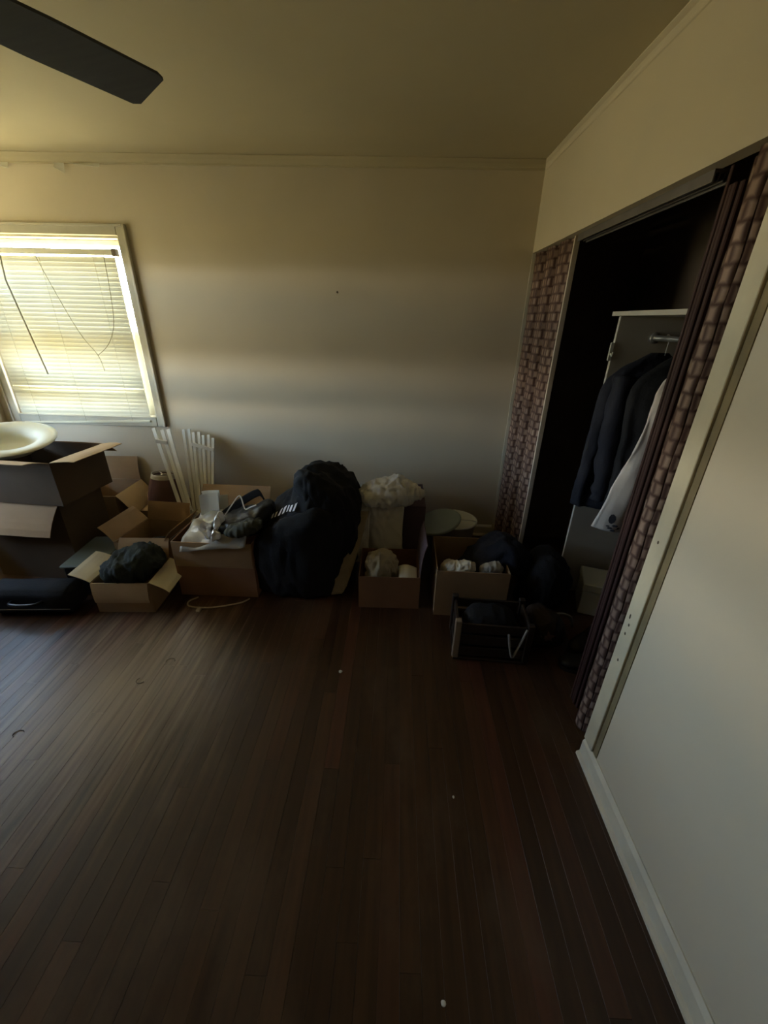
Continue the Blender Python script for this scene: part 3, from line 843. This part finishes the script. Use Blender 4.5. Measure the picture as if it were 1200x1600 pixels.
# white slatted racks leaning on the wall
def rack(label, feet, tops, y_foot, y_top, bars, sw=.022):
    n = len(feet)
    root = tag(empty('slatted_rack', (sum(f for f in feet) / n, y_foot, 0)), label, 'rack')
    b0 = root.location
    ends = []
    for i, (xf, (xt, zt)) in enumerate(zip(feet, tops)):
        a = Vector((xf, y_foot + .012 * (i % 2), .004)); c = Vector((xt, y_top + .012 * (i % 2), zt))
        ax = (c - a).normalized(); wx = Vector((1, 0, 0)); wx = (wx - ax * wx.dot(ax)).normalized(); ny = ax.cross(wx)
        bm = bmesh.new(); box(bm, (-sw / 2, -.005, 0), (sw / 2, .005, (c - a).length), bevel=.0015)
        mm = Matrix((wx, ny, ax)).transposed().to_4x4()
        mm.translation = a - b0
        for v in bm.verts: v.co = mm @ v.co
        obj('slat', bm, 'white_slat', root)
        ends.append((a - b0, c - b0, ny))
    for i0, i1, t in bars:
        p = ends[i0][0].lerp(ends[i0][1], t); q = ends[i1][0].lerp(ends[i1][1], t)
        d = (q - p).normalized(); p = p - d * .012; q = q + d * .012
        bm = bmesh.new(); box(bm, (0, -.020, -.013), ((q - p).length, -.008, .013), bevel=.0015)
        zx = Vector((0, 0, 1)); zx = (zx - d * zx.dot(d)).normalized(); yy = zx.cross(d)
        mm = Matrix((d, yy, zx)).transposed().to_4x4(); mm.translation = p
        for v in bm.verts: v.co = mm @ v.co
        obj('cross_bar', bm, 'white_slat', root)
    return root
rack('white slatted rack with seven slats leaning against the wall behind boxes', [-1.485 + .017 * i for i in range(7)],
     [(-1.60 + .036 * i, .835 - .010 * i + .012 * (i % 2)) for i in range(7)], 2.68, 2.985, [(2, 6, .90), (0, 6, .30)])
rack('narrow white slatted rack leaning leftward beside the lampshade', [-1.505, -1.48, -1.455],
     [(-1.80, .85), (-1.745, .835), (-1.69, .845)], 2.645, 2.94, [(0, 1, .90), (0, 2, .35)], sw=.027)

# tan carton with papers and bags
carton('tan cardboard box with long front flap hanging down, papers inside', (-1.085, 2.285, 0), (.49, .40, .385), 0, 'card_red',
       {'front': (177, 'card'), 'back': (25, 'card')}, flap_len=.20)
def fnp(u, v):
    x = -1.27 + .40 * u; y = 2.40 - .34 * v
    z = .44 + .05 * u - .055 * v + .03 * noise.noise(Vector((u * 4, v * 4, 2))) - .10 * max(0, v - .82) * 3
    return Vector((x, y, z))
o = obj('plastic_sheet', sheet(fnp, 26, 22, .003), 'clear_bag', smooth=True)
tag(o, 'hazy plastic sheet crumpled over the tan box opening', 'plastic sheet')
pb = tag(empty('paper_folder', (-1.20, 2.37, .40)), 'white paper folder standing up in the tan box', 'folder')
for k, (dx, ang, h_) in enumerate(((0, 6, .17), (.02, -4, .185), (.045, 14, .15))):
    def fn(u, v, dx=dx, ang=ang, h_=h_):
        a = R(ang)
        return Vector((dx - .06 + .125 * u + v * h_ * math.sin(a) * .4, .02 * k + .012 * math.sin(u * 3 + k), v * h_ + .02 * u))
    obj('sheet', sheet(fn, 8, 6, .002), 'paper', pb)
for k, (x, y, z, s, st) in enumerate(((-1.115, 2.12, .455, .030, 1.5), (-1.045, 2.09, .440, .026, 1.2), (-1.04, 2.15, .50, .028, 1.7))):
    bm = bmesh.new(); bmesh.ops.create_icosphere(bm, subdivisions=3, radius=s)
    for v in bm.verts: v.co = Vector((v.co.x, v.co.y, v.co.z * st)) * (1 + .9 * noise.noise(v.co * 40 + Vector((k * 9, 0, 0))))
    o = obj('foil_ornament', bm, 'silver', loc=(x, y, z))
    tag(o, ('crumpled silver foil piece nearest the papers in the tan box', 'small silver foil piece in front of the olive cloth', 'silver foil piece beside the black tote bag mouth')[k], 'foil', 'silver foil pieces on the tan box')

# black tote bag mouth, olive cloth, and the tall black clothes pile
blk = obj('clothes_pile', blob([(-.83, 2.40, .08, 0, .40), (-.79, 2.38, .26, 0, .48), (-.70, 2.39, .29, 0, .545), (-.63, 2.42, .30, 0, .60), (-.575, 2.44, .30, 0, .74), (-.53, 2.45, .30, 0, .77), (-.46, 2.45, .30, 0, .755),
            (-.38, 2.46, .29, 0, .73), (-.30, 2.47, .26, .03, .685), (-.245, 2.47, .20, .20, .61), (-.215, 2.47, .10, .34, .53)], 60, 56, .028, 5.5, 4.2, zmin=.002), 'black', smooth=True)
tag(blk, 'tall heap of black jackets piled between tan box and white cloth', 'clothes pile')
bvb = BVHTree.FromObject(blk, bpy.context.evaluated_depsgraph_get())
# three-striped sleeve lying on the heap
for k in range(8):
    t0 = .12 + k * .105; t1 = t0 + .06
    def at(t, sgn):
        w = .006 + .020 * t
        return (-.80 + .25 * t + sgn * .35 * w, .468 + .142 * t + sgn * w * .9)
    decal(bvb, None, blk, 'stripe', [at(t0, -1), at(t1, -1), at(t1, 1), at(t0, 1)], 'stripe', y_from=0, off=.010)
pts = []
for t in range(9):
    x = -.82 + .06 * t / 8; z = .452 + .036 * t / 8
    p, n = on_body(bvb, None, x, z, 0, off=.005)
    if p is not None: pts.append(p)
obj('white_piping', T_(pts, .004, 6), 'stripe', blk)
# hood at the top, lapping over the heap
hd = obj('hood_fold', blob([(-.585, 2.30, .03, .64, .75), (-.555, 2.29, .07, .56, .775), (-.49, 2.28, .09, .48, .765), (-.40, 2.28, .09, .42, .72), (-.31, 2.29, .07, .40, .66), (-.27, 2.30, .03, .42, .57)], 30, 28, .02, 8, 8.0), 'black', blk, True)
obj('draped_panel', blob([(-.86, 2.16, .03, .05, .36), (-.76, 2.13, .05, .02, .45), (-.60, 2.12, .07, .005, .56), (-.46, 2.13, .08, .005, .60), (-.36, 2.17, .05, .02, .55), (-.31, 2.22, .02, .15, .45)], 34, 28, .018, 7, 6.0, zmin=.003), 'black', blk, True)

tb = tag(empty('tote_bag', (-.93, 2.24, .40)), 'black open tote bag with loop handle slumped over the tan box edge', 'bag')
obj('bag_body', blob([(-.20, .0, .02, .0, .03), (-.16, -.01, .09, -.01, .075), (-.05, 0, .13, -.01, .11), (.07, .02, .14, -.01, .145), (.15, .04, .10, .02, .18), (.19, .05, .03, .06, .13)], 34, 30, .012, 10, 2.2), 'black_gloss', tb, True)
obj('handle', path_sheet([(-.17, .06, .05), (-.10, .10, .10), (-.01, .11, .165), (.06, .11, .205), (.085, .11, .205), (.11, .10, .165), (.14, .09, .11)], (-.012, .012, .05), 30, 6, .003, 9, 1.0, .006,
    lambda u: 1.15 - .5 * u), 'black', tb, True)
oc = obj('olive_cloth', blob([(-.985, 2.10, .02, .440, .475), (-.94, 2.09, .04, .445, .505), (-.87, 2.085, .05, .455, .53), (-.81, 2.10, .04, .475, .545), (-.77, 2.11, .02, .50, .535)], 30, 28, .013, 16, 9.0), 'camo', smooth=True)
tag(oc, 'crumpled olive grey cloth in the mouth of the black tote bag', 'cloth')
hb = tag(empty('chain_necklace', (-.97, 2.2, .50)), 'thin silver chain looped over the black tote bag', 'chain')
obj('loop', T_(smooth_curve([(-.03, -.06, .04), (.0, .0, .09), (.03, .04, .13), (.05, .03, .12), (.08, -.01, .07), (.12, -.03, .09), (.17, -.06, .12)], 30), .004, 6), 'silver', hb)

# dark carton with white cloths in front of it
carton('dark tall cardboard box against the wall behind the white cloth', (0.02, 2.74, 0), (.40, .42, .47), 0, 'card_purple', {'front': (-80, 'card_purple')}, flap_len=.2)
pw = obj('white_cloth', path_sheet([(-.045, 2.62, .50), (-.05, 2.52, .515), (-.055, 2.47, .47), (-.06, 2.44, .36), (-.055, 2.42, .22), (-.05, 2.41, .13)], (.25, -.09, 0), 44, 26, .016, 9, 2.0, .006), 'white_cloth', smooth=True)
tag(pw, 'off-white cloth hanging down over the dark box front', 'cloth')
cs = obj('cream_cloth', path_sheet([(-.21, 2.55, .46), (-.215, 2.47, .44), (-.225, 2.42, .34), (-.235, 2.39, .20), (-.24, 2.37, .11)], (.14, .02, 0), 34, 16, .02, 10, 7.0, .006, lambda u: .7 + .5 * u), 'white_cloth', smooth=True)
tag(cs, 'narrow off-white cloth corner hanging beside the black heap', 'cloth')
wb = obj('plastic_bag', blob([(-.235, 2.52, .02, .53, .57), (-.20, 2.52, .08, .515, .60), (-.12, 2.51, .12, .505, .645), (-.02, 2.52, .14, .50, .66), (.06, 2.52, .12, .505, .655), (.115, 2.51, .07, .53, .635), (.165, 2.50, .035, .56, .61), (.195, 2.49, .008, .585, .60)],
        50, 44, .026, 14, 5.0), 'plastic_bag', smooth=True)
tag(wb, 'crumpled white plastic bag on top of the hanging white cloth', 'bag')
bc = obj('beige_cloth', path_sheet([(-.235, 2.42, .46), (-.25, 2.35, .42), (-.275, 2.27, .30), (-.31, 2.19, .16), (-.335, 2.15, .06), (-.345, 2.135, .012)], (.16, .03, 0), 40, 16, .018, 8, 3.0, .006, lambda u: .95 - .55 * u * u), 'beige_cloth', smooth=True)
tag(bc, 'beige cloth trailing down to the floor beside the black heap', 'cloth')

# box with crumpled bag
carton('reddish cardboard box below the white cloth, right flap standing up', (-.012, 2.20, 0), (.37, .34, .225), R(1), 'card_red',
       {'right': (2, 'card_purple')}, flap_len=.22)
cb = obj('crumpled_bag', blob([(-.155, 2.17, .02, .13, .24), (-.125, 2.16, .06, .10, .30), (-.06, 2.16, .075, .09, .325), (.005, 2.17, .06, .10, .285), (.035, 2.17, .02, .14, .22)], 40, 40, .021, 19, 2.0), 'cream_cloth', smooth=True)
tag(cb, 'crumpled tan paper bag stuffed in the reddish box', 'bag')
pp = obj('folded_paper', sheet(lambda u, v: Vector((.045 + .115 * u, 2.055 + .10 * v, .185 + .045 * v + .012 * math.sin(u * 4))), 10, 8, .008), 'paper', smooth=True)
tag(pp, 'folded white paper at the right front of the reddish box', 'paper')

# bucket with leaning lid
bk = tag(empty('plastic_bucket', (.46, 2.76, 0)), 'pale round plastic bucket against the wall behind the brown box', 'bucket')
obj('tub', lathe([(.001, .002), (.125, .002), (.130, .01), (.158, .262), (.168, .264), (.168, .274), (.150, .274), (.122, .014), (.001, .012)], 40), 'white_plastic', bk, True)
obj('bail', T_([(.16 * math.cos(a / 12 * math.pi), -.02 - .10 * math.sin(a / 12 * math.pi), .262 + .065 * math.sin(a / 12 * math.pi)) for a in range(13)], .003, 6), 'chrome', bk)
lid = obj('bucket_lid', lathe([(.001, .0), (.150, .0), (.158, -.008), (.162, .0), (.156, .010), (.145, .006), (.001, .006)], 36,
        Matrix.Translation((.33, 2.64, .305)) @ Matrix.Rotation(R(-17), 4, 'Y') @ Matrix.Rotation(R(6), 4, 'X')), 'pale_green', smooth=True)
tag(lid, 'pale green round lid resting slanted on the bucket rim', 'lid')

# brown box with navy clothes
carton('brown cardboard box with navy clothes spilling right toward the closet', (.478, 2.19, 0), (.42, .42, .315), R(-1), 'card', {}, m_flap='card')
nv = obj('navy_clothes', blob([(.31, 2.22, .05, .06, .12), (.36, 2.23, .11, .05, .15), (.45, 2.25, .14, .06, .195), (.55, 2.25, .15, .12, .33), (.66, 2.23, .15, .20, .41), (.755, 2.21, .14, .22, .39), (.83, 2.20, .10, .20, .34), (.87, 2.20, .04, .21, .29)],
        48, 36, .022, 8, 6.5), 'navy', smooth=True)
tag(nv, 'navy clothes heaped in the brown box and over its right side', 'clothes')
wc = obj('white_rag', blob([(.305, 2.09, .03, .20, .28), (.335, 2.08, .05, .19, .32), (.39, 2.065, .04, .21, .325), (.44, 2.055, .03, .25, .34), (.485, 2.05, .012, .29, .325)], 34, 30, .014, 16, 3.0), 'white_cloth', smooth=True)
tag(wc, 'crumpled white rag at the front left inside the brown box', 'rag')
cp = obj('clear_plastic_bag', blob([(.53, 2.055, .02, .26, .31), (.57, 2.05, .03, .25, .335), (.62, 2.05, .03, .25, .34), (.655, 2.055, .015, .27, .32)], 22, 20, .010, 20, 1.0), 'clear_bag', smooth=True)
tag(cp, 'small crumpled clear bag at the front right of the brown box', 'bag')

# dark crate in front
cr_ = tag(empty('storage_crate', (.535, 1.735, 0), R(-3)), 'dark open crate on the floor before the brown box', 'crate')
obj('base', B(((-.19, -.115, .0), (.19, .115, .014)), bevel=.002), 'brown_dark', cr_)
for sx_, sy_ in ((-1, -1), (1, -1), (-1, 1), (1, 1)):
    obj('corner_post', B(((sx_ * .18 - .016, sy_ * .105 - .016, .0145), (sx_ * .18 + .016, sy_ * .105 + .016, .255)), bevel=.004), 'pale_brown' if sx_ == -1 and sy_ == -1 else 'brown_dark', cr_)
for z in (.03, .105, .18):
    for sy_ in (-1, 1):
        obj('side_slat', B(((-.163, sy_ * .105 - .006, z), (.163, sy_ * .105 + .006, z + .055)), bevel=.002), 'brown_dark', cr_)
    for sx_ in (-1, 1):
        obj('end_slat', B(((sx_ * .18 - .006, -.088, z), (sx_ * .18 + .006, .088, z + .055)), bevel=.002), 'brown_dark', cr_)
cc = obj('crate_cloth', blob([(.40, 1.735, .03, .06, .20), (.45, 1.735, .08, .03, .25), (.55, 1.73, .085, .03, .265), (.63, 1.73, .08, .03, .24), (.67, 1.73, .03, .07, .17)], 28, 24, .012, 12, 5.0), 'black', smooth=True)
tag(cc, 'black cloth stuffed inside the dark crate', 'cloth')
vs_p = obj('bag_strap', T_(smooth_curve([(.60, 1.605, .20), (.615, 1.598, .12), (.635, 1.597, .06), (.655, 1.598, .12), (.685, 1.602, .235)], 20), .006, 8), 'pale_strap', smooth=True)
tag(vs_p, 'grey strap hanging in a loop over the dark crate front', 'strap')

# closet floor: bags, shoes, white box
bg = obj('duffel_bag', blob([(.80, 2.12, .05, .02, .20), (.86, 2.14, .13, .005, .32), (.96, 2.16, .16, .005, .37), (1.05, 2.16, .12, .005, .30), (1.09, 2.16, .03, .03, .18)], 40, 34, .022, 7, 9.5, zmin=.003), 'black', smooth=True)
tag(bg, 'black duffel bag slumped on the closet floor beside navy clothes', 'bag')
rb = obj('maroon_bag', blob([(.755, 1.82, .03, .01, .10), (.80, 1.82, .10, .004, .17), (.87, 1.82, .11, .004, .185), (.94, 1.82, .08, .004, .14), (.965, 1.82, .02, .01, .08)], 32, 30, .014, 9, 3.5, zmin=.002), 'brown_dark', smooth=True)
tag(rb, 'dark maroon bag with faded pink star on the closet threshold', 'bag')
bvr = BVHTree.FromObject(rb, bpy.context.evaluated_depsgraph_get())
star = []
for k in range(10):
    a = R(90 + 36 * k + 6); r = .042 if k % 2 == 0 else .019
    star.append((.845 + r * math.cos(a), .105 + r * math.sin(a)))
decal(bvr, None, rb, 'star_patch', star, 'pink', y_from=0, off=.005)
st = obj('pale_strap', T_(smooth_curve([(.93, 1.94, .006), (.955, 1.93, .075), (1.0, 1.92, .095), (1.055, 1.92, .07), (1.075, 1.92, .008)], 22), .007, 8), 'pale_strap', smooth=True)
tag(st, 'pale strap arching up from the dark closet floor', 'strap')

def shoe(label, loc, rz, L_=.28, m='leather', high=False):
    root = tag(empty('shoe', loc, rz), label, 'shoe', 'dark shoes on the closet floor')
    prof = [(-.5, .030, .075), (-.42, .036, .10), (-.25, .037, .095), (-.05, .038, .072), (.18, .046, .055), (.36, .044, .046), (.47, .026, .030), (.5, .006, .014)]
    secs = [(x * L_, 0, w, .014, h * (1.7 if high and x < -.1 else 1) + .012) for x, w, h in prof]
    obj('upper', blob(secs, 26, 24, .002, 20, loc[0] * 3, power=2.4), m, root, True)
    bm = bmesh.new(); ring0 = []; ring1 = []
    sp = smooth_curve([(x * L_ * 1.02, w * 1.08) for x, w, h in prof], 16)
    pts2 = [(x, w) for x, w in sp] + [(x, -w) for x, w in sp[::-1]]
    ring0 = [bm.verts.new((x, y, 0)) for x, y in pts2]; ring1 = [bm.verts.new((x, y, .016)) for x, y in pts2]
    bm.faces.new(ring0[::-1]); bm.faces.new(ring1)
    for i in range(len(pts2)): bm.faces.new((ring0[i], ring0[(i + 1) % len(pts2)], ring1[(i + 1) % len(pts2)], ring1[i]))
    obj('sole', bm, 'brown_dark', root)
    for k in range(4):
        x = (.02 + .055 * k) * L_; h_ = .078 - .008 * k
        obj('lace', T_(smooth_curve([(x, -.026, h_ - .012), (x + .006, 0, h_ + .004), (x, .026, h_ - .012)], 8), .0025, 5), 'black', root)
    return root
shoe('black shoe pointing at the room, left of the pair beside the white closet box', (1.10, 1.78, 0), R(215))
shoe('black shoe pointing at the room, right of the pair beside the white closet box', (1.20, 1.72, 0), R(222))
shoe('dark shoe turned sideways just behind the near folded door', (1.03, 1.60, 0), R(170))

wx = tag(empty('white_box', (1.325, 2.12, 0), R(-18)), 'white lidded cardboard box on the closet floor under hanging clothes', 'box')
obj('base', B(((-.14, -.11, 0), (.14, .10, .20)), bevel=.003), 'white_plastic', wx)
obj('lid', B(((-.146, -.116, .165), (.146, .106, .215)), bevel=.004), 'white_plastic', wx)

# ---------------------------------------------------------------- cord and litter on the floor
cd = obj('electric_cord', T_(smooth_curve([(-1.21, 2.055, .006), (-1.25, 2.01, .006), (-1.225, 1.965, .006), (-1.13, 1.955, .006), (-1.03, 1.975, .006), (-.93, 2.015, .006), (-.885, 2.06, .006)], 40), .005, 8), 'wire', smooth=True)
tag(cd, 'beige electric cord curled on the floor before the tan box', 'cord')
cd2 = obj('cord_plug', B(((-1.165, 1.915, .001), (-1.14, 1.948, .016)), bevel=.003), 'wire')
tag(cd2, 'small beige plug on the floor touching the curled cord', 'plug')
def scrap(label, x, y, s, m, seed):
    bm = bmesh.new(); bmesh.ops.create_icosphere(bm, subdivisions=2, radius=s)
    for v in bm.verts:
        v.co *= 1 + .8 * noise.noise(v.co * 80 + Vector((seed, 0, 0))); v.co.z = max(v.co.z * .35, -s * .3)
    o = obj('litter_scrap', bm, m, loc=(x, y, s * .3 + .0008)); tag(o, label, 'scrap', 'litter on the floor')
scrap('tiny pale scrap on the floor in front of the beige cloth', -.236, 1.509, .010, 'paper', 1)
scrap('tiny white crumb on the middle of the floor', .261, .934, .005, 'paper', 2)
scrap('small white scrap on the floor nearest the viewer', .174, .422, .006, 'paper', 3)
for k, (lb, x, y, rr_, a0) in enumerate((('dark curl of thread on the worn floor before the small box', -1.12, 1.53, .022, 0), ('dark thread hook on the worn floor left of middle', -1.20, 1.40, .020, 2.2),
        ('dark thread loop on the floor in front of the black heap', -.39, 1.58, .026, 1.2), ('dark bent wire on the floor at far left', -1.55, 1.10, .020, .6))):
    o = obj('thread', T_([(x + rr_ * math.cos(a0 + t * .38), y + rr_ * math.sin(a0 + t * .38) * (1 - .03 * t), .0022) for t in range(11)], .0016, 5), 'nail'); tag(o, lb, 'thread', 'threads on the floor')
nl = tag(empty('wall_nail', (-.415, YB - .012, 1.766)), 'dark nail sticking out of the cream wall', 'nail')
obj('shank', T_([(0, .012, 0), (0, -.012, .004)], .0025, 8), 'nail', nl)
obj('head', T_([(0, -.012, .004), (0, -.0145, .0044)], .007, 10), 'nail', nl)
